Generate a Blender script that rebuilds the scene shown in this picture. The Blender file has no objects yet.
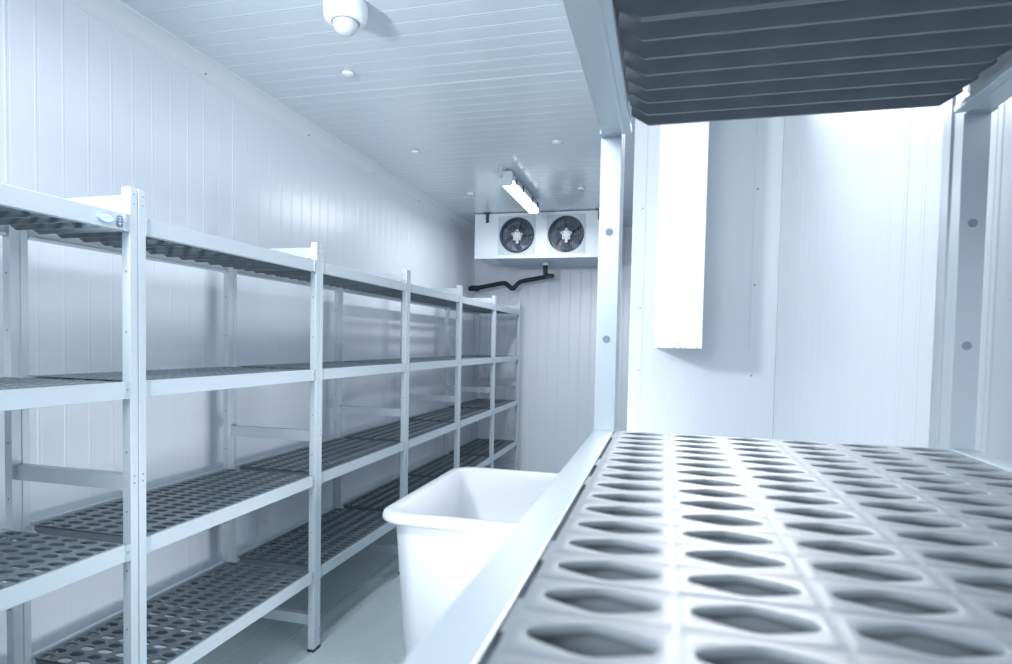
import bpy, bmesh, math, random
from mathutils import Matrix, Vector
random.seed(4)
scene = bpy.context.scene
C = scene.collection
PI = math.pi

# ------------------------------------------------------------------ materials
def mat(name, col, rough=0.4, metal=0.0, noise=0.0, nscale=8.0, bump=0.0, bscale=60.0, spec=0.5, emit=None, strength=0.0, stretch=None, coat=0.0):
    m = bpy.data.materials.new(name)
    m.use_nodes = True
    nt = m.node_tree
    b = nt.nodes['Principled BSDF']
    b.inputs['Base Color'].default_value = (*col, 1)
    b.inputs['Roughness'].default_value = rough
    b.inputs['Metallic'].default_value = metal
    b.inputs['Coat Weight'].default_value = coat
    b.inputs['Coat Roughness'].default_value = 0.22
    b.inputs['Coat IOR'].default_value = 1.7
    b.inputs['Specular IOR Level'].default_value = spec
    if emit:
        b.inputs['Emission Color'].default_value = (*emit, 1)
        b.inputs['Emission Strength'].default_value = strength
    tc = nt.nodes.new('ShaderNodeTexCoord')
    mp = nt.nodes.new('ShaderNodeMapping')
    nt.links.new(tc.outputs['Object'], mp.inputs['Vector'])
    if stretch:
        mp.inputs['Scale'].default_value = stretch
    if noise > 0:
        n = nt.nodes.new('ShaderNodeTexNoise')
        n.inputs['Scale'].default_value = nscale
        n.inputs['Detail'].default_value = 4
        nt.links.new(mp.outputs['Vector'], n.inputs['Vector'])
        r = nt.nodes.new('ShaderNodeMapRange')
        r.inputs['To Min'].default_value = 1 - noise
        r.inputs['To Max'].default_value = 1 + noise
        nt.links.new(n.outputs['Fac'], r.inputs['Value'])
        mx = nt.nodes.new('ShaderNodeVectorMath'); mx.operation = 'SCALE'
        mx.inputs[0].default_value = col
        nt.links.new(r.outputs['Result'], mx.inputs['Scale'])
        nt.links.new(mx.outputs['Vector'], b.inputs['Base Color'])
    if bump > 0:
        n2 = nt.nodes.new('ShaderNodeTexNoise')
        n2.inputs['Scale'].default_value = bscale
        nt.links.new(mp.outputs['Vector'], n2.inputs['Vector'])
        bp = nt.nodes.new('ShaderNodeBump')
        bp.inputs['Strength'].default_value = bump
        bp.inputs['Distance'].default_value = 0.002
        nt.links.new(n2.outputs['Fac'], bp.inputs['Height'])
        nt.links.new(bp.outputs['Normal'], b.inputs['Normal'])
    return m

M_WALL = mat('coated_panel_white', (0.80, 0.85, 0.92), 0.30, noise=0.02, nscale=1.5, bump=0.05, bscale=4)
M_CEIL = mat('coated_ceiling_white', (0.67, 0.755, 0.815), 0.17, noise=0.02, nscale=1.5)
M_COVE = mat('cove_white', (0.76, 0.83, 0.87), 0.4)
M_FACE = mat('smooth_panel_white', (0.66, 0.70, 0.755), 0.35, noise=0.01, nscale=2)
M_FLOOR = mat('sealed_floor', (0.48, 0.59, 0.61), 0.22, noise=0.08, nscale=2.5, bump=0.1, bscale=30)
M_FLINE = mat('floor_joint', (0.55, 0.65, 0.67), 0.3)
M_ALU = mat('anodised_aluminium', (0.60, 0.67, 0.72), 0.36, metal=0.3, noise=0.02, nscale=30, stretch=(1, .05, 1))
M_ALUD = mat('aluminium_clip', (0.48, 0.57, 0.62), 0.4, metal=0.5)
M_PLUG = mat('grey_plug', (0.28, 0.34, 0.42), 0.5)
M_DARK = mat('black_plastic', (0.03, 0.04, 0.05), 0.5)
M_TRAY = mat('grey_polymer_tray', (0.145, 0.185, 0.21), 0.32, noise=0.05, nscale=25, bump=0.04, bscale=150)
M_TRAY_LIT = mat('grey_polymer_tray_lit', (0.21, 0.245, 0.27), 0.46, spec=1.0, noise=0.04, nscale=25, bump=0.04, bscale=150)  # same grey polymer, colour lightened to stand in for light on the near grates
M_BIN = mat('white_polyethylene', (0.70, 0.73, 0.765), 0.38, bump=0.03, bscale=20)
M_BOX = mat('white_cover', (0.90, 0.93, 0.95), 0.4)
M_EVAP = mat('evaporator_white', (0.80, 0.86, 0.91), 0.35)
M_PAN = mat('evaporator_pan', (0.45, 0.54, 0.62), 0.4)
M_GREY = mat('fan_plate', (0.62, 0.70, 0.78), 0.4)
M_WIRE = mat('guard_wire', (0.30, 0.37, 0.44), 0.4)
M_FAN = mat('fan_dark', (0.035, 0.055, 0.08), 0.4)
M_BLADE = mat('fan_blade', (0.12, 0.16, 0.21), 0.35, metal=0.3)
M_HUB = mat('fan_hub', (0.85, 0.88, 0.9), 0.35)
M_PIPE = mat('pipe_insulation', (0.012, 0.017, 0.028), 0.5, bump=0.2, bscale=120)
M_LAMPB = mat('lamp_body', (0.55, 0.62, 0.68), 0.35)
M_LAMP = mat('lamp_diffuser', (0.9, 0.95, 1.0), 0.3, emit=(0.93, 0.97, 1.0), strength=2.6)
M_BADGE = mat('badge_blue', (0.30, 0.48, 0.70), 0.3)
M_BADGEL = mat('badge_pale', (0.72, 0.82, 0.92), 0.3)
M_BADGED = mat('badge_dark', (0.10, 0.16, 0.24), 0.4)

# ------------------------------------------------------------------ helpers
def obj(name, bm, m, parent=None, bevel=0.0, smooth=False):
    bmesh.ops.recalc_face_normals(bm, faces=bm.faces)
    me = bpy.data.meshes.new(name)
    bm.to_mesh(me); bm.free()
    for k in (m if isinstance(m, (list, tuple)) else [m]):
        me.materials.append(k)
    o = bpy.data.objects.new(name, me)
    C.objects.link(o)
    if parent: o.parent = parent
    if bevel > 0:
        md = o.modifiers.new('bevel', 'BEVEL'); md.width = bevel; md.segments = 2
        md.limit_method = 'ANGLE'; md.angle_limit = math.radians(40)
    if smooth:
        for p in me.polygons: p.use_smooth = True
    return o

def tag(o, label=None, cat=None, group=None, kind=None):
    if label: o['label'] = label
    if cat: o['category'] = cat
    if group: o['group'] = group
    if kind: o['kind'] = kind
    return o

def thing(name, label, cat, loc=(0, 0, 0), group=None):
    o = bpy.data.objects.new(name, None); C.objects.link(o)
    o.location = loc; o.empty_display_size = 0.05
    return tag(o, label, cat, group)

def box(bm, x0, x1, y0, y1, z0, z1, mi=0):
    v = [bm.verts.new(p) for p in ((x0,y0,z0),(x1,y0,z0),(x1,y1,z0),(x0,y1,z0),(x0,y0,z1),(x1,y0,z1),(x1,y1,z1),(x0,y1,z1))]
    for f in ((0,3,2,1),(4,5,6,7),(0,1,5,4),(1,2,6,5),(2,3,7,6),(3,0,4,7)):
        fc = bm.faces.new([v[i] for i in f]); fc.material_index = mi

def prism(bm, pts, axis, a, b, mi=0):
    """closed 2-D outline pts extruded along axis from a to b"""
    def P(p, t):
        return {'x': (t, p[0], p[1]), 'y': (p[0], t, p[1]), 'z': (p[0], p[1], t)}[axis]
    A = [bm.verts.new(P(p, a)) for p in pts]; B = [bm.verts.new(P(p, b)) for p in pts]
    n = len(pts)
    bm.faces.new(A).material_index = mi; bm.faces.new(B[::-1]).material_index = mi
    for i in range(n):
        bm.faces.new((A[i], A[(i+1) % n], B[(i+1) % n], B[i])).material_index = mi

def cyl(bm, c, r, h, axis='z', n=24, r2=None, mi=0):
    r2 = r if r2 is None else r2
    mtx = {'z': Matrix.Identity(4), 'x': Matrix.Rotation(PI/2, 4, 'Y'), 'y': Matrix.Rotation(-PI/2, 4, 'X')}[axis]
    g = bmesh.ops.create_cone(bm, cap_ends=True, segments=n, radius1=r, radius2=r2, depth=h, matrix=Matrix.Translation(c) @ mtx)
    for v in g['verts']:
        for f in v.link_faces: f.material_index = mi

def lathe(bm, prof, c, n=32, mi=0):
    rings = []
    for r, z in prof:
        if r < 1e-6: rings.append([bm.verts.new((c[0], c[1], c[2]+z))])
        else: rings.append([bm.verts.new((c[0]+r*math.cos(2*PI*i/n), c[1]+r*math.sin(2*PI*i/n), c[2]+z)) for i in range(n)])
    for a, b in zip(rings, rings[1:]):
        for i in range(n):
            j = (i+1) % n
            if len(a) == 1 and len(b) == 1: continue
            if len(a) == 1: bm.faces.new((a[0], b[j], b[i])).material_index = mi
            elif len(b) == 1: bm.faces.new((a[i], a[j], b[0])).material_index = mi
            else: bm.faces.new((a[i], a[j], b[j], b[i])).material_index = mi

def sweep(bm, pts, r, n=14):
    """round tube through pts"""
    P = [Vector(p) for p in pts]
    rings = []
    for i, p in enumerate(P):
        t = (P[min(i+1, len(P)-1)] - P[max(i-1, 0)]).normalized()
        u = t.cross(Vector((0, 1, 0)))
        if u.length < 0.05: u = t.cross(Vector((1, 0, 0)))
        u.normalize(); w = t.cross(u)
        rings.append([bm.verts.new(p + r*(math.cos(2*PI*k/n)*u + math.sin(2*PI*k/n)*w)) for k in range(n)])
    for a, b in zip(rings, rings[1:]):
        best = min(range(n), key=lambda s: (a[0].co - b[s].co).length)
        for k in range(n):
            bm.faces.new((a[k], a[(k+1) % n], b[(k+1+best) % n], b[(k+best) % n]))
    bm.faces.new(rings[0]); bm.faces.new(rings[-1][::-1])

def smooth_path(pts, it=2):
    P = [Vector(p) for p in pts]
    for _ in range(it):
        Q = [P[0]]
        for a, b in zip(P, P[1:]):
            Q += [a*0.75 + b*0.25, a*0.25 + b*0.75]
        Q.append(P[-1]); P = Q
    return P

def clone(o, parent, loc):
    c = o.copy(); C.objects.link(c); c.parent = parent; c.location = loc
    for ch in [k for k in bpy.data.objects if k.parent == o]:
        d = ch.copy(); C.objects.link(d); d.parent = c
    return c

# ------------------------------------------------------------------ room shell
XL, XR, YB, ZC = -2.05, 0.50, 6.50, 2.62
YF = -1.70
XJ, YJ = -0.162, 3.05          # corner of the projecting cabin block

def ribbed(bm, origin, udir, ndir, vdir, L, V, pitch, start, thick=0.06, major=None, rw=0.010, rh=0.0007):
    """flat panel with small raised ribs running along vdir, repeated along udir"""
    o, u, n, v = Vector(origin), Vector(udir), Vector(ndir), Vector(vdir)
    prof = [(0, 0)]
    k = 0
    t = start
    while t < L - 0.02:
        if t > 0.02:
            big = major is not None and (k % major == 0)
            w = rw*(1.25 if big else 1.0); h = rh*(2.0 if big else 1.0)
            prof += [(t-w/2, 0), (t-w*0.2, h), (t+w*0.2, h), (t+w/2, 0)]
            prof += [(t+w/2+0.004, 0), (t+w/2+0.006, -h*0.6), (t+w/2+0.008, 0)]
        t += pitch; k += 1
    prof += [(L, 0)]
    A = [bm.verts.new(o+u*p[0]+n*p[1]) for p in prof]
    B = [bm.verts.new(o+u*p[0]+n*p[1]+v*V) for p in prof]
    for i in range(len(prof)-1):
        bm.faces.new((A[i], A[i+1], B[i+1], B[i]))
    a0 = bm.verts.new(o-n*thick); a1 = bm.verts.new(o+u*L-n*thick)
    b0 = bm.verts.new(o-n*thick+v*V); b1 = bm.verts.new(o+u*L-n*thick+v*V)
    bm.faces.new((a0, b0, b1, a1))
    bm.faces.new((a0, A[0], B[0], b0)); bm.faces.new((A[-1], a1, b1, B[-1]))
    bm.faces.new([a0, a1] + A[::-1]); bm.faces.new([b1, b0] + B)

def struct(name, bm, m, label, **k):
    return tag(obj(name, bm, m, **k), label, name.split('_')[0], kind='structure')

T = 0.08
bm = bmesh.new(); box(bm, XL-T, XR+T, YF-T, YB+T, -T, 0)
x = XL+0.08
while x < XR:
    box(bm, x, x+0.005, YF, YB, -0.001, 0.0012, 1); x += 0.165
struct('floor', bm, [M_FLOOR, M_FLINE], 'grey green sealed floor with pale joint lines')
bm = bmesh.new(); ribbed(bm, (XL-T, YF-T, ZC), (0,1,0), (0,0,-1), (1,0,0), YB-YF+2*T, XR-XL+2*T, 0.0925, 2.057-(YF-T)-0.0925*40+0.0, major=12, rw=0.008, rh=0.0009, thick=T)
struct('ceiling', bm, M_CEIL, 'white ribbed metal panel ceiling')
bm = bmesh.new(); ribbed(bm, (XL, YF, 0), (0,1,0), (1,0,0), (0,0,1), YB-YF, ZC, 0.0965, (2.385-YF) % 0.0965 + 0.0, major=11, thick=T)
struct('wall_left', bm, M_WALL, 'white vertical ribbed wall behind the shelving run')
bm = bmesh.new(); ribbed(bm, (XL, YB, 0), (1,0,0), (0,-1,0), (0,0,1), XJ-XL+T, ZC, 0.1125, 0.05, thick=T, rh=0.0022, rw=0.013)
struct('wall_back', bm, M_WALL, 'white ribbed end wall under the cooler')
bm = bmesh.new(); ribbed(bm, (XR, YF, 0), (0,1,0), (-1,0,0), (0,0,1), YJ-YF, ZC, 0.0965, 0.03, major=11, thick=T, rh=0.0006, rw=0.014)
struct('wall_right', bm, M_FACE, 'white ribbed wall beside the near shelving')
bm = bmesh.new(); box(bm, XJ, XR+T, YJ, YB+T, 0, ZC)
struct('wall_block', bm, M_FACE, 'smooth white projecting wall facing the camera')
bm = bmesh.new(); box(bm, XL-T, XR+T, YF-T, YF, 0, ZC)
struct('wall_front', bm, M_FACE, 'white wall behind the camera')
# cove moulding between left wall and ceiling, with screws
bm = bmesh.new()
arc = [(XL, ZC-0.072)] + [(XL+0.066*(1-math.cos(a))**1.0+0.004, ZC-0.068+0.064*math.sin(a)) for a in [PI/2*i/8 for i in range(9)]] + [(XL+0.075, ZC), (XL, ZC)]
prism(bm, arc, 'y', YF, YB)
for yy in [0.72+0.83*i for i in range(7)]:
    cyl(bm, (XL+0.012, yy, ZC-0.045), 0.003, 0.012, 'x', 10, mi=1)
struct('trim_1', bm, [M_COVE, M_PLUG], 'curved white cove trim along the left wall top')
# corner angles on the projecting block
bm = bmesh.new()
box(bm, XJ-0.003, XJ+0.058, YJ-0.003, YJ, 0, ZC); box(bm, XJ-0.003, XJ, YJ, YJ+0.06, 0, ZC)
for z in (0.7, 1.27, 1.57, 2.05): cyl(bm, (XJ+0.045, YJ-0.004, z), 0.004, 0.004, 'y', 10, mi=1)
struct('trim_2', bm, [M_FACE, M_PLUG], 'white corner angle on the projecting wall')
bm = bmesh.new()
box(bm, XR-0.115, XR-0.001, YJ-0.0035, YJ, 0, ZC)
for z in (0.85, 1.26, 1.68, 2.12): cyl(bm, (XR-0.102, YJ-0.0045, z), 0.005, 0.004, 'y', 10, mi=1)
struct('trim_3', bm, [M_FACE, M_PLUG], 'white flat trim in the inner corner')

# ------------------------------------------------------------------ tray mesh
def tray_mesh(name, ncol, nrow, px, py, mx, hole, web_drop, m, step=1, oval=False):
    """perforated polymer grate; local origin at its x-min / y-min / top"""
    W = ncol*px + 2*mx; L = nrow*py
    bm = bmesh.new()
    ha, hb, hc = hole          # half length x, half width y, flat half
    q = [(-1, 0), (-0.97, 0.19), (-0.87, 0.36), (-0.58, 0.62), (-0.22, 0.91), (-0.10, 0.98)]
    if oval: q = [(-math.cos(PI/12*i), math.sin(PI/12*i)**0.9) for i in range(6)]
    q = q + [(0, 1)] + [(-a, b) for a, b in q[::-1]]
    q = q + [(a, -b) for a, b in q[1:-1][::-1]]
    ring0 = [(a*ha, b*hb) for a, b in q]
    n = len(ring0)
    def rectpt(hx, hy):
        h = [(-hx, 0), (-hx, hy*0.5), (-hx, hy), (-hx*0.62, hy), (-hx*0.3, hy), (-hx*0.15, hy)]
        h = h + [(0, hy)] + [(-a, b) for a, b in h[::-1]]
        return h + [(a, -b) for a, b in h[1:-1][::-1]]
    hx, hy = px/2, py/2
    for i in range(ncol):
        for j in range(nrow):
            cx, cy = mx+px*(i+0.5), py*(j+0.5)
            def ring(pts, z, s=1.0, add=0.0):
                out = []
                for (x, y) in pts:
                    l = math.hypot(x, y)
                    k = s + add/l
                    out.append(bm.verts.new((cx+x*k, cy+y*k, z)))
                return out
            R = [ring(rectpt(hx, hy), -0.0005)]
            R.append(ring([(a*(hx-0.0035)/hx, b*(hy-0.0012)/hy) for a, b in rectpt(hx, hy)], 0))
            R.append(ring(ring0, 0, 1, 0.0016))
            R.append(ring(ring0, -0.0003, 1, 0.0008))
            R.append(ring(ring0, -0.0013, 1, 0.0002))
            R.append(ring(ring0, -0.0050, 1))
            R.append(ring(rectpt(hx, hy), -0.0050))
            for a, b in zip(R, R[1:]):
                for k in range(n):
                    bm.faces.new((a[k], a[(k+1) % n], b[(k+1) % n], b[k]))
    bmesh.ops.remove_doubles(bm, verts=bm.verts, dist=0.0003)
    for f in bm.faces: f.smooth = max(v.co.z for v in f.verts) > -0.0035 or False
    # side margins, skirts
    for x0, x1 in ((0, mx), (W-mx, W)):
        if mx > 0.001: box(bm, x0, x1, 0.0008, L-0.0008, -0.006, -0.0006)
    # stiffening webs under the plate, with chamfered ends
    w = 0.0019
    ch = 0.027
    top = -0.0045
    zb = -web_drop
    x0, x1 = 0.010, W-0.010
    pts = [(x0, top), (x0, zb+0.017), (x0+ch, zb), (x1-ch, zb), (x1, zb+0.017), (x1, top)]
    for j in sorted(set(list(range(0, nrow+1, step)) + [nrow])):
        yc = min(max(py*j, w+0.0008), L-w-0.0008)
        prism(bm, pts, 'y', yc-w, yc+w)
    # shallower lengthwise webs between the hole columns
    for i in ((0, ncol) if oval else range(0)):
        xc = min(max(mx+px*i, x0+w), x1-w)
        box(bm, xc-w*0.8, xc+w*0.8, 0.004, L-0.004, -0.012, top)
    # locating tabs on the long edges
    for j in (1.1, nrow-1.1):
        for s in (0, 1):
            xa = -0.0035 if s == 0 else W
            box(bm, xa, xa+0.0035, py*(j)-0.02, py*j+0.02, -0.010, -0.001)
    bmesh.ops.recalc_face_normals(bm, faces=bm.faces)
    me = bpy.data.meshes.new(name); bm.to_mesh(me); bm.free(); me.materials.append(m)
    return me, W, L

# ------------------------------------------------------------------ shelving
def post_mesh(xo, sx, w, dy, H, plug_r, dotz):
    """upright of an aluminium section; outer (aisle) face at local x=0, body towards sx*w; local y 0..dy"""
    bm = bmesh.new()
    g0, g1, gd = dy*0.46, dy*0.54, 0.004
    out = [(0, 0.0), (0, g0), (-sx*0.0 + sx*gd, g0), (sx*gd, g1), (0, g1), (0, dy), (sx*w, dy), (sx*w, g1+0.003), (sx*(w-gd), g1+0.003), (sx*(w-gd), g0-0.003), (sx*w, g0-0.003), (sx*w, 0)]
    prism(bm, out, 'z', 0.012, H)
    for z in dotz:
        cyl(bm, (sx*w/2, -0.0003, z), plug_r, 0.0022, 'y', 16, mi=1)
        cyl(bm, (sx*w/2, dy+0.0003, z), plug_r, 0.0022, 'y', 16, mi=1)
    for z in (H-0.018, H-0.045, 0.06, 0.09, 0.965, 0.985):
        for yy in (dy*0.24, dy*0.78):
            cyl(bm, (-sx*0.0003, yy, z), 0.0032, 0.0016, 'x', 10, mi=1)
    return bm

def foot_mesh(sx, w, dy):
    bm = bmesh.new(); box(bm, min(0, sx*w)-0.002, max(0, sx*w)+0.002, -0.002, dy+0.002, 0.0, 0.013)
    return bm

LV = (0.365, 0.792, 1.258, 1.730)
def shelving(root, X0, X1, w, dy, H, frames, levels, rail_h, rail_w, ledge, trays, braces, plug_r, rails_both=True, tray_x=None, ntray=3, pitch=0.172, flip=False):
    """X0 = aisle face, X1 = wall face; frames = y of every upright frame"""
    s = 1 if X1 > X0 else -1
    z0 = 1.571
    dotz = [z0-pitch*k for k in range(-1, 9) if 0.02 < z0-pitch*k < H-0.06]
    dotz = [z for z in dotz if min(abs(z-(lv-rail_h/2)) for lv in levels) > 0.035]
    pf = post_mesh(X0, s, w, dy, H, plug_r, dotz); pb = post_mesh(X1, -s, w, dy, H, plug_r, dotz)
    P0 = obj('post', pf, [M_ALU, M_PLUG], root, bevel=0.0012); P1 = obj('post', pb, [M_ALU, M_PLUG], root, bevel=0.0012)
    F0 = obj('foot', foot_mesh(s, w, dy), M_DARK, P0); F1 = obj('foot', foot_mesh(-s, w, dy), M_DARK, P1)
    first = True
    # frame braces (along x) as C-channels
    def brace_bm():
        bm = bmesh.new(); a, b = sorted((X0+s*w, X1-s*w)); h = 0.046
        pr = [(dy*0.25, 0), (dy*0.75, 0), (dy*0.75, 0.004), (dy*0.25+0.004, 0.004), (dy*0.25+0.004, h-0.004), (dy*0.75, h-0.004), (dy*0.75, h), (dy*0.25, h)]
        prism(bm, pr, 'x', a, b)
        return bm
    BR = obj('cross_brace', brace_bm(), M_ALU, root)
    for y in frames:
        if first:
            P0.location = (X0, y, 0); P1.location = (X1, y, 0); first = False
            BR.location = (0, y, braces[0])
            rest = braces[1:]
        else:
            clone(P0, root, (X0, y, 0)); clone(P1, root, (X1, y, 0)); rest = braces
        for z in rest: clone(BR, root, (0, y, z))
    # rails
    rc = {}
    for ya, yb in zip(frames, frames[1:]):
        L = round((yb-ya-dy), 3)
        if L not in rc:
            made = []
            for (xa, d) in ((X0, s), (X1, -s)):
                bm = bmesh.new()
                xs = [0, d*rail_w, d*rail_w, d*(rail_w+ledge), d*(rail_w+ledge), d*(rail_w+ledge*0.35), d*(rail_w+ledge*0.35), d*0.0]
                pr = [(d*0.002, 0), (d*0.002, rail_h), (d*rail_w, rail_h), (d*rail_w, 0.008), (d*(rail_w+ledge*0.3), 0.008), (d*(rail_w+ledge*0.3), 0.003),
                      (d*(rail_w+ledge*0.45), 0.003), (d*(rail_w+ledge*0.45), 0.008), (d*(rail_w+ledge), 0.008), (d*(rail_w+ledge), 0), (d*(rail_w+ledge*0.4), 0), (d*(rail_w+ledge*0.3), 0.001), (d*rail_w, 0)]
                prism(bm, pr, 'y', 0.006, L-0.006)
                r = obj('side_rail', bm, M_ALU, root, bevel=0.0008)
                r.hide_render = False
                for yy in (0.0, L-0.017):
                    bm = bmesh.new()
                    box(bm, min(-d*0.0006, d*(rail_w+0.0006)), max(-d*0.0006, d*(rail_w+0.0006)), yy, yy+0.017, -0.0008, rail_h+0.0008)
                    if yy > 0: cyl(bm, (-d*0.001, yy+0.006, rail_h*0.55), 0.004, 0.003, 'x', 10, mi=1)
                    obj('end_clip', bm, [M_ALUD, M_PLUG], r, bevel=0.001)
                made.append((r, xa))
            rc[L] = [made, True]
        made, fresh = rc[L]
        for k, lv in enumerate(levels):
            for (r, xa) in made:
                loc = (xa, ya+dy, lv-rail_h)
                if fresh: r.location = loc
                else: clone(r, root, loc)
            fresh = False
        rc[L][1] = False
    # trays
    for ya, yb in zip(frames, frames[1:]):
        for lv in levels:
            y = yb - 0.006 if not flip else yb + 0.006
            for me, TW, TL in trays:
                t = bpy.data.objects.new('grate', me); C.objects.link(t); t.parent = root
                y -= TL
                t.location = (tray_x, y, lv-0.001+(0.011 if flip and lv > 1.7 else 0))

# long run on the left
root = thing('shelving_unit', 'long aluminium shelving run with grey grates along the left wall', 'shelving', (0, 0, 0))
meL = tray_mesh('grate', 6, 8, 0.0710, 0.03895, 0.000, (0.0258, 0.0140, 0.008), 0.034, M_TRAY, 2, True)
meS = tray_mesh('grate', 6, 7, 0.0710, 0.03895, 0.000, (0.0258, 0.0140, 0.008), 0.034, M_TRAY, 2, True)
framesL = [0.454, 1.420, 2.378, 3.342, 4.308, 5.272, 6.250]
shelving(root, -1.467, -1.938, 0.028, 0.055, 1.808, framesL, LV, 0.048, 0.0125, 0.012, (meL, meL, meS), (0.940, 1.742, 0.115), 0.0036, tray_x=-1.4815-0.426, ntray=3)
for o in [k for k in bpy.data.objects if k.parent == root and k.name.startswith('side_rail')]:
    pass
# maker's badge and lock mark on the top front rail by the second upright
rail = min([k for k in bpy.data.objects if k.parent == root and k.name.startswith('side_rail')],
           key=lambda k: (Vector(k.location)-Vector((-1.467, 0.509, 1.682))).length)
bm = bmesh.new()
def oval(bm, cy, cz, ry, rz, x, t, mi, n=28):
    prism(bm, [(cy+ry*math.cos(2*PI*i/n), cz+rz*math.sin(2*PI*i/n)) for i in range(n)], 'x', x, x+t, mi)
L0 = 1.420-0.454-0.055-0.008
oval(bm, L0-0.068, 0.024, 0.026, 0.0135, -0.0006, 0.0026, 0)
oval(bm, L0-0.068, 0.024, 0.023, 0.0108, -0.0004, 0.0028, 1)
prism(bm, [(L0-0.090, 0.0205), (L0-0.070, 0.0235), (L0-0.050, 0.0300), (L0-0.068, 0.0255)], 'x', 0.0, 0.0028, 0)
tag(obj('maker_badge', bm, [M_BADGE, M_BADGEL], rail), 'pale blue oval maker badge')
bm = bmesh.new()
prism(bm, [(L0-0.034, 0.010), (L0-0.031, 0.007), (L0-0.019, 0.007), (L0-0.016, 0.010), (L0-0.016, 0.035), (L0-0.019, 0.038), (L0-0.031, 0.038), (L0-0.034, 0.035)], 'x', -0.0020, -0.0008+0.0018, 0)
for zz in (0.016, 0.024, 0.031): box(bm, 0.0010, 0.0014, L0-0.031, L0-0.019, zz, zz+0.0015, 1)
box(bm, 0.0010, 0.0014, L0-0.0258, L0-0.0245, 0.010, 0.036, 1)
tag(obj('rating_mark', bm, [M_BADGED, M_BADGEL], rail), 'small dark square mark beside the badge')

# near unit on the right, the camera looks between two of its shelves
root2 = thing('shelving_unit', 'nearest aluminium shelving unit on the right with grey grates at eye level, lightened as if brightly lit', 'shelving', (0, 0, 0))
meR = tray_mesh('grate', 6, 7, 0.0787, 0.0465, 0.0015, (0.0305, 0.0148, 0.008), 0.045, M_TRAY_LIT)
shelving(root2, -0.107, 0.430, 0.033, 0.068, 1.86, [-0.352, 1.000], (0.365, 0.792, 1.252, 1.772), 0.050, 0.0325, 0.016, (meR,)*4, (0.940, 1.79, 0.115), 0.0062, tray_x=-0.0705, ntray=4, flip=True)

# ------------------------------------------------------------------ bin
def rrect(x0, x1, y0, y1, r, n=6):
    out = []
    for cx, cy, a0 in ((x1-r, y1-r, 0), (x0+r, y1-r, PI/2), (x0+r, y0+r, PI), (x1-r, y0+r, 1.5*PI)):
        for i in range(n+1):
            a = a0 + PI/2*i/n; out.append((cx+r*math.cos(a), cy+r*math.sin(a)))
    return out
BX0, BX1, BY0, BY1, BZ = -1.022, -0.385, 2.045, 2.985, 0.755
troot = thing('plastic_tub', 'large white rectangular plastic tub with rolled rim on the floor', 'tub', ((BX0+BX1)/2, (BY0+BY1)/2, 0))
cx, cy = troot.location.x, troot.location.y
def loops(bm, L):
    R = []
    for (inset, z, r) in L:
        R.append([bm.verts.new((x-cx, y-cy, z)) for x, y in rrect(BX0+inset, BX1-inset, BY0+inset, BY1-inset, r)])
    for a, b in zip(R, R[1:]):
        n = len(a)
        for i in range(n): bm.faces.new((a[i], a[(i+1) % n], b[(i+1) % n], b[i]))
    return R
bm = bmesh.new()
R = loops(bm, [(0.090, 0.0, 0.09), (0.082, 0.008, 0.095), (0.044, BZ-0.05, 0.085), (0.043, BZ-0.012, 0.085), (0.066, BZ-0.012, 0.08), (0.100, 0.10, 0.085), (0.110, 0.05, 0.085), (0.135, 0.035, 0.08)])
bm.faces.new(R[0][::-1]); bm.faces.new(R[-1])
obj('tub_body', bm, M_BIN, troot, smooth=True)
bm = bmesh.new()
R = loops(bm, [(0.050, BZ-0.036, 0.085), (0.010, BZ-0.040, 0.10), (0.002, BZ-0.034, 0.105), (0.0, BZ-0.022, 0.108), (0.004, BZ-0.008, 0.105), (0.014, BZ-0.001, 0.10), (0.028, BZ, 0.095), (0.048, BZ-0.001, 0.085), (0.060, BZ-0.006, 0.08), (0.0662, BZ-0.018, 0.08)])
obj('rolled_rim', bm, M_BIN, troot, smooth=True)

# ------------------------------------------------------------------ cover box on the projecting wall
bm = bmesh.new()
DX0, DX1, DY = -0.042, 0.156, 2.72
box(bm, DX0, DX1, DY, YJ-0.001, 1.381, ZC-0.001)
cb = tag(obj('cable_duct', bm, M_BOX, bevel=0.003), 'tall bright white cover duct mounted on the projecting wall', 'duct')
for xx, zz in ((DX0+0.02, 1.386), (DX0+0.085, 1.386), (DX0+0.11, 1.386), (DX0+0.175, 1.386), (DX0+0.098, 1.403)):
    bm = bmesh.new(); cyl(bm, (xx, DY-0.001, zz), 0.003, 0.003, 'y', 10)
    obj('screw', bm, M_PLUG, cb)

# ------------------------------------------------------------------ evaporator
EX0, EX1, EY0, EY1, EZ0, EZ1 = -1.785, -0.50, 5.65, 6.22, 2.205, 2.612
ev = thing('unit_cooler', 'white twin-fan unit cooler hung under the ceiling at the end wall', 'cooler', ((EX0+EX1)/2, (EY0+EY1)/2, EZ0))
ox, oy, oz = ev.location
fans = ((-1.372, 2.405), (-0.905, 2.405))
bm = bmesh.new()
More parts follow.
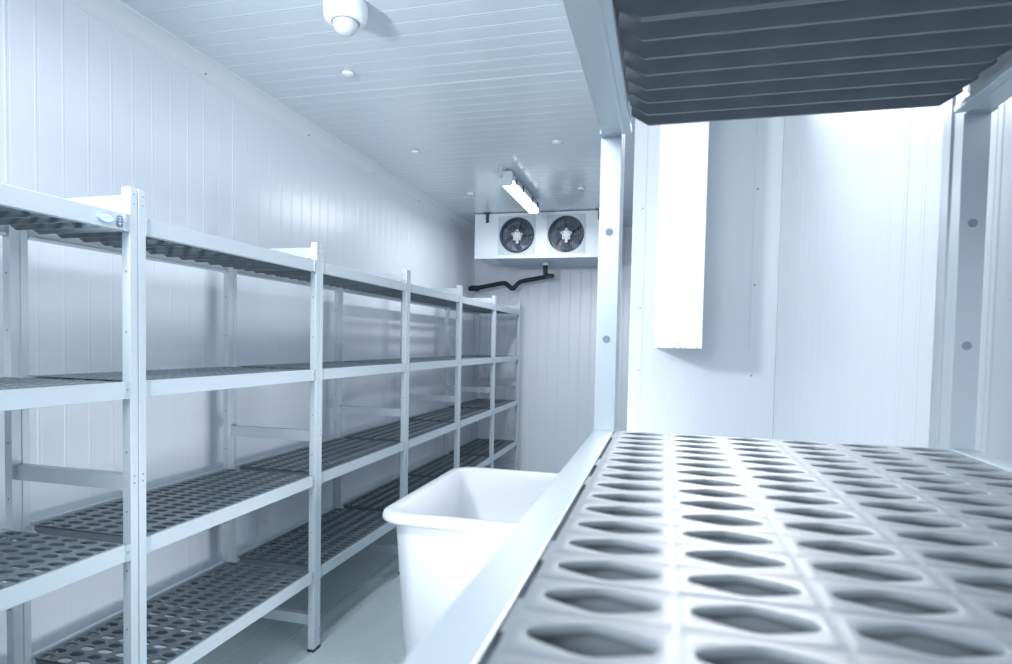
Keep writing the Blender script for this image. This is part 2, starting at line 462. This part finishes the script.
# casing: front sheet with square openings made from strips, plus body behind
S = 0.180
box(bm, EX0-ox, EX1-ox, EY0+0.10-oy, EY1-oy, 0.012, EZ1-oz)
xs = [EX0, fans[0][0]-S, fans[0][0]+S, fans[1][0]-S, fans[1][0]+S, EX1]
for a, b in ((0, 1), (2, 3), (4, 5)):
    box(bm, xs[a]-ox, xs[b]-ox, EY0-oy, EY0+0.10-oy, 0, EZ1-oz)
for fx, fz in fans:
    box(bm, fx-S-ox, fx+S-ox, EY0-oy, EY0+0.10-oy, 0, fz-S-oz)
    box(bm, fx-S-ox, fx+S-ox, EY0-oy, EY0+0.10-oy, fz+S-oz, EZ1-oz)
obj('casing', bm, M_EVAP, ev)
bm = bmesh.new()
prism(bm, [(EY0-0.006-oy, 0.002), (EY0-0.006-oy, -0.016), (EY0+0.03-oy, -0.016), (EY0+0.05-oy, -0.006), (EY1-oy, -0.002), (EY1-oy, 0.002)], 'x', EX0+0.0-ox, EX1-ox)
obj('front_lip', bm, M_EVAP, ev)
bm = bmesh.new()
prism(bm, [(EY0+0.07-oy, -0.006), (EY0+0.12-oy, -0.022), (EY1-0.06-oy, -0.030), (EY1-0.06-oy, -0.004)], 'x', EX0+0.19-ox, EX1-0.03-ox)
obj('drip_pan', bm, M_PAN, ev)
bm = bmesh.new(); cyl(bm, (-1.148-ox, 5.95-oy, -0.034), 0.026, 0.026, 'z', 20)
obj('drain_outlet', bm, M_EVAP, ev)
for bx in (-1.66, -0.60):
    bm = bmesh.new()
    box(bm, bx-0.014-ox, bx+0.014-ox, EY0-0.012-oy, EY0-0.002-oy, EZ1-0.085-oz, EZ1+0.004-oz)
    box(bm, bx-0.030-ox, bx+0.030-ox, EY0-0.035-oy, EY0-0.002-oy, EZ1-0.004-oz, EZ1+0.006-oz)
    obj('hanging_bracket', bm, M_FAN, ev)
def fan(fx, fz):
    bm = bmesh.new()
    n = 40; r = 0.167
    # square plate with a round opening and duct
    sq = []
    for i in range(n):
        a = 2*PI*i/n; c, s_ = math.cos(a), math.sin(a); k = (S-0.0015)/max(abs(c), abs(s_)); sq.append((k*c, k*s_))
    Y0 = EY0-0.004-oy
    fx_, fz_ = fx-ox, fz-oz
    rings = [[bm.verts.new((fx_+x, Y0+0.02, fz_+z)) for x, z in sq], [bm.verts.new((fx_+x, Y0, fz_+z)) for x, z in sq]]
    for rr, yy in ((r+0.006, 0.0), (r, 0.006), (r-0.004, 0.085)):
        rings.append([bm.verts.new((fx_+rr*math.cos(2*PI*i/n), Y0+yy, fz_+rr*math.sin(2*PI*i/n))) for i in range(n)])
    for a, b in zip(rings, rings[1:]):
        for i in range(n): bm.faces.new((a[i], a[(i+1) % n], b[(i+1) % n], b[i]))
    for f in bm.faces:
        if all(v.co.y > Y0+0.004 and math.hypot(v.co.x-fx_, v.co.z-fz_) < r+0.003 for v in f.verts): f.material_index = 1
    f = bm.faces.new(rings[-1]); f.material_index = 1
    plate = obj('fan_plate', bm, [M_GREY, M_FAN], ev)
    for k in range(5):
        a0 = 2*PI*k/5 + (0.3 if fx < -1 else 0.75)
        bm = bmesh.new()
        V = []
        for t in (0, 0.5, 1):
            rr = 0.045 + t*0.098; wdt = 0.30+0.14*t
            V.append([(fx_+rr*math.cos(a0+q*wdt+0.22*t), Y0+0.045+q*0.022, fz_+rr*math.sin(a0+q*wdt+0.22*t)) for q in (-1, 0, 1)])
        for dy_ in (0, 0.003):
            G = [[bm.verts.new((x, y+dy_, z)) for x, y, z in row] for row in V]
            for i in range(2):
                for j in range(2): bm.faces.new((G[i][j], G[i][j+1], G[i+1][j+1], G[i+1][j]))
        obj('fan_blade', bm, M_BLADE, plate)
    bm = bmesh.new()
    cyl(bm, (fx_, Y0+0.035, fz_), 0.040, 0.05, 'y', 24)
    for k in range(5):
        a = 2*PI*k/5+0.3
        cyl(bm, (fx_+0.042*math.cos(a), Y0+0.025, fz_+0.042*math.sin(a)), 0.013, 0.03, 'y', 12)
    box(bm, fx_-0.012, fx_+0.012, Y0+0.02, Y0+0.03, fz_-0.075, fz_-0.02)
    obj('fan_hub', bm, M_HUB, plate)
    bm = bmesh.new()
    for rr in (0.055, 0.105, 0.152):
        pts = [(fx_+rr*math.cos(2*PI*i/32), Y0-0.010, fz_+rr*math.sin(2*PI*i/32)) for i in range(33)]
        sweep(bm, pts, 0.0009, 5)
    for k in range(17):
        xx = -S+0.012+k*(2*S-0.024)/16
        sweep(bm, [(fx_+xx, Y0-0.006, fz_-S+0.006), (fx_+xx, Y0-0.009, fz_), (fx_+xx, Y0-0.006, fz_+S-0.006)], 0.0008, 5)
    obj('wire_guard', bm, M_WIRE, plate)
for f in fans: fan(*f)

# insulated drain pipe
bm = bmesh.new()
P = [(-2.0495, 6.31, 1.963), (-1.95, 6.31, 1.972), (-1.80, 6.30, 1.998), (-1.68, 6.30, 2.020), (-1.64, 6.30, 2.022), (-1.575, 6.30, 1.962), (-1.555, 6.30, 1.962), (-1.49, 6.30, 2.034), (-1.44, 6.30, 2.044), (-1.17, 6.28, 2.088), (-1.135, 6.27, 2.087), (-1.125, 6.22, 2.083), (-1.140, 6.00, 2.062), (-1.148, 5.955, 2.07), (-1.148, 5.95, 2.10), (-1.148, 5.95, 2.156)]
sweep(bm, smooth_path(P, 2), 0.0235, 14)
pp = tag(obj('drain_pipe', bm, M_PIPE, smooth=True), 'black insulated drain pipe running from the cooler to the left wall', 'pipe')
bm = bmesh.new(); cyl(bm, (-1.985, 6.31, 1.968), 0.030, 0.09, 'x', 20)
obj('pipe_collar', bm, M_PIPE, pp)

# ------------------------------------------------------------------ batten lamp
LX, LY0, LY1 = -1.118, 4.26, 5.20
lamp = thing('batten_lamp', 'lit white batten lamp on the ceiling before the unit cooler', 'lamp', (LX, (LY0+LY1)/2, ZC))
hy = (LY1-LY0)/2
bm = bmesh.new()
prism(bm, [(-0.052, -0.05), (-0.052, -0.075), (0.052, -0.075), (0.052, -0.05), (0.036, -0.022), (-0.036, -0.022)], 'y', -hy-0.01, hy+0.01)
obj('lamp_body', bm, M_LAMPB, lamp, bevel=0.003)
bm = bmesh.new()
prism(bm, [(-0.041, -0.0755), (-0.040, -0.100), (-0.032, -0.112), (0.032, -0.112), (0.040, -0.100), (0.041, -0.0755)], 'y', -hy, hy)
obj('diffuser', bm, M_LAMP, lamp)
bm = bmesh.new()
for s_ in (-1, 1):
    bm = bmesh.new()
    prism(bm, [(-0.050, -0.03), (-0.046, -0.104), (-0.036, -0.114), (0.036, -0.114), (0.046, -0.104), (0.050, -0.03), (0.04, -0.018), (-0.04, -0.018)], 'y', s_*(hy+0.001), s_*(hy+0.03))
    obj('end_cap', bm, M_LAMPB, lamp, bevel=0.002)
for yy in (-hy*0.72, hy*0.72):
    bm = bmesh.new(); box(bm, -0.012, 0.012, yy-0.02, yy+0.02, -0.024, -0.001)
    obj('mounting_bracket', bm, M_ALUD, lamp)
for yy in (-hy*0.8, -hy*0.35, hy*0.35, hy*0.8):
    for sx in (-1, 1):
        bm = bmesh.new(); box(bm, sx*0.053-0.004, sx*0.053+0.004, yy-0.014, yy+0.014, -0.088, -0.045)
        obj('clip', bm, M_FAN, lamp)
bm = bmesh.new()
sweep(bm, smooth_path([(-0.03, -hy-0.03, -0.06), (-0.03, -hy-0.07, -0.058), (-0.02, -hy-0.10, -0.03), (-0.01, -hy-0.11, -0.002)], 2), 0.006, 8)
obj('cable', bm, M_LAMPB, lamp)

# ------------------------------------------------------------------ detector and ceiling caps
det = thing('ceiling_detector', 'round white detector with domed lens on the near ceiling', 'detector', (-1.165, 2.07, ZC))
bm = bmesh.new(); lathe(bm, [(0, 0), (0.078, 0), (0.080, -0.012), (0.078, -0.052), (0.070, -0.064), (0.055, -0.068), (0, -0.068)], (0, 0, 0))
obj('housing', bm, M_BOX, det, smooth=True)
bm = bmesh.new(); lathe(bm, [(0, -0.066), (0.046, -0.066), (0.046, -0.074), (0.041, -0.092), (0.030, -0.104), (0.014, -0.110), (0, -0.111)], (0, 0, 0))
obj('lens_dome', bm, M_BIN, det, smooth=True)
bm = bmesh.new(); lathe(bm, [(0.0445, -0.0655), (0.0505, -0.0655), (0.0505, -0.0700), (0.0445, -0.0700)], (0, 0, 0))
obj('lens_ring', bm, M_PLUG, det)
caps = [(-1.438, 2.58, 'white ceiling fastener disc nearest the detector above the left shelving'),
        (-1.590, 3.721, 'middle white ceiling fastener disc of the three near the left wall'),
        (-0.664, 3.702, 'white ceiling fastener disc near the upright of the right shelving, before the lamp'),
        (-1.576, 4.837, 'farthest white ceiling fastener disc near the left wall, left of the lamp'),
        (-0.664, 4.833, 'white ceiling fastener disc right of the lamp and above the right fan')]
bm = bmesh.new(); lathe(bm, [(0, 0), (0.010, 0), (0.010, -0.006), (0.027, -0.008), (0.028, -0.014), (0.020, -0.019), (0, -0.020)], (0, 0, 0), 24)
cap0 = obj('ceiling_fastener', bm, M_BOX, smooth=True)
for i, (x, y, lb) in enumerate(caps):
    c = cap0
    if i: c = cap0.copy(); C.objects.link(c)
    c.location = (x, y, ZC); tag(c, lb, 'fastener', 'round white fastener discs on the ceiling')

# ------------------------------------------------------------------ lights
def area(name, loc, target, size, power, col=(0.925, 0.955, 1.0), size_y=None, spread=PI):
    l = bpy.data.lights.new(name, 'AREA'); l.energy = power; l.color = col
    l.shape = 'RECTANGLE'; l.size = size; l.size_y = size_y or size; l.spread = spread
    o = bpy.data.objects.new(name, l); C.objects.link(o); o.location = loc
    d = Vector(target)-Vector(loc); o.rotation_euler = d.to_track_quat('-Z', 'Y').to_euler()
    return o
area('flash_over_left_shelf', (-1.46, 0.87, 2.02), (0.0, 3.0, 1.7), 0.18, 9.5, spread=math.radians(125))
area('flash_behind_camera', (0.0, -1.25, 2.00), (0.1, 2.0, 1.5), 0.35, 3.0)
area('fill_near_grates', (0.22, 2.60, 2.50), (0.22, 0.62, 1.30), 0.5, 3.0, size_y=0.3, spread=math.radians(68))  # unseen fill added to brighten the tops of the near grates
area('fill_behind_right_shelf', (0.12, 1.90, 0.72), (-2.0, 2.85, 0.90), 1.1, 7.5, size_y=0.5, spread=math.radians(118))  # hidden extra light, put in to lift the left wall and shelves
area('fill_behind_left', (-1.2, -1.64, 2.2), (-2.0, 2.4, 1.6), 1.5, 38, size_y=0.75)  # broad added fill from behind the camera; the wall there has no doorway
area('fill_near_ceiling', (-1.15, 0.90, 2.50), (-1.15, 0.90, 0), 0.3, 9, size_y=1.4)  # extra overhead fill added above the near aisle, no luminaire there
area('lamp_far_ceiling', (LX, 4.73, 2.48), (LX, 4.73, 0), 0.10, 11, size_y=0.9)

w = bpy.data.worlds.new('world'); scene.world = w; w.use_nodes = True
w.node_tree.nodes['Background'].inputs['Color'].default_value = (0.7, 0.8, 0.9, 1)
w.node_tree.nodes['Background'].inputs['Strength'].default_value = 0.3

# ------------------------------------------------------------------ camera
cd = bpy.data.cameras.new('camera'); cam = bpy.data.objects.new('camera', cd); C.objects.link(cam)
R = ((0.9681783260177714, -0.028697760525887687, -0.24861047357306706), (0.24946687752016322, 0.03157808576204598, 0.9678683286067092), (0.01992501065911334, 0.9990892167571441, -0.037732358922157885))
m = Matrix(((R[0][0], R[0][1], -R[0][2], 0), (R[1][0], R[1][1], -R[1][2], 0), (R[2][0], R[2][1], -R[2][2], 1.39), (0, 0, 0, 1)))
cam.matrix_world = m
cd.sensor_fit = 'HORIZONTAL'; cd.sensor_width = 36; cd.lens = 613/1012*36
cd.shift_y = 34/1012
cd.clip_start = 0.02; cd.clip_end = 50
cd.dof.use_dof = True; cd.dof.focus_distance = 2.4; cd.dof.aperture_fstop = 6.3
scene.camera = cam
vs = scene.view_settings
vs.view_transform = 'Standard'; vs.look = 'None'; vs.gamma = 1; vs.use_curve_mapping = False; vs.exposure = 0.73
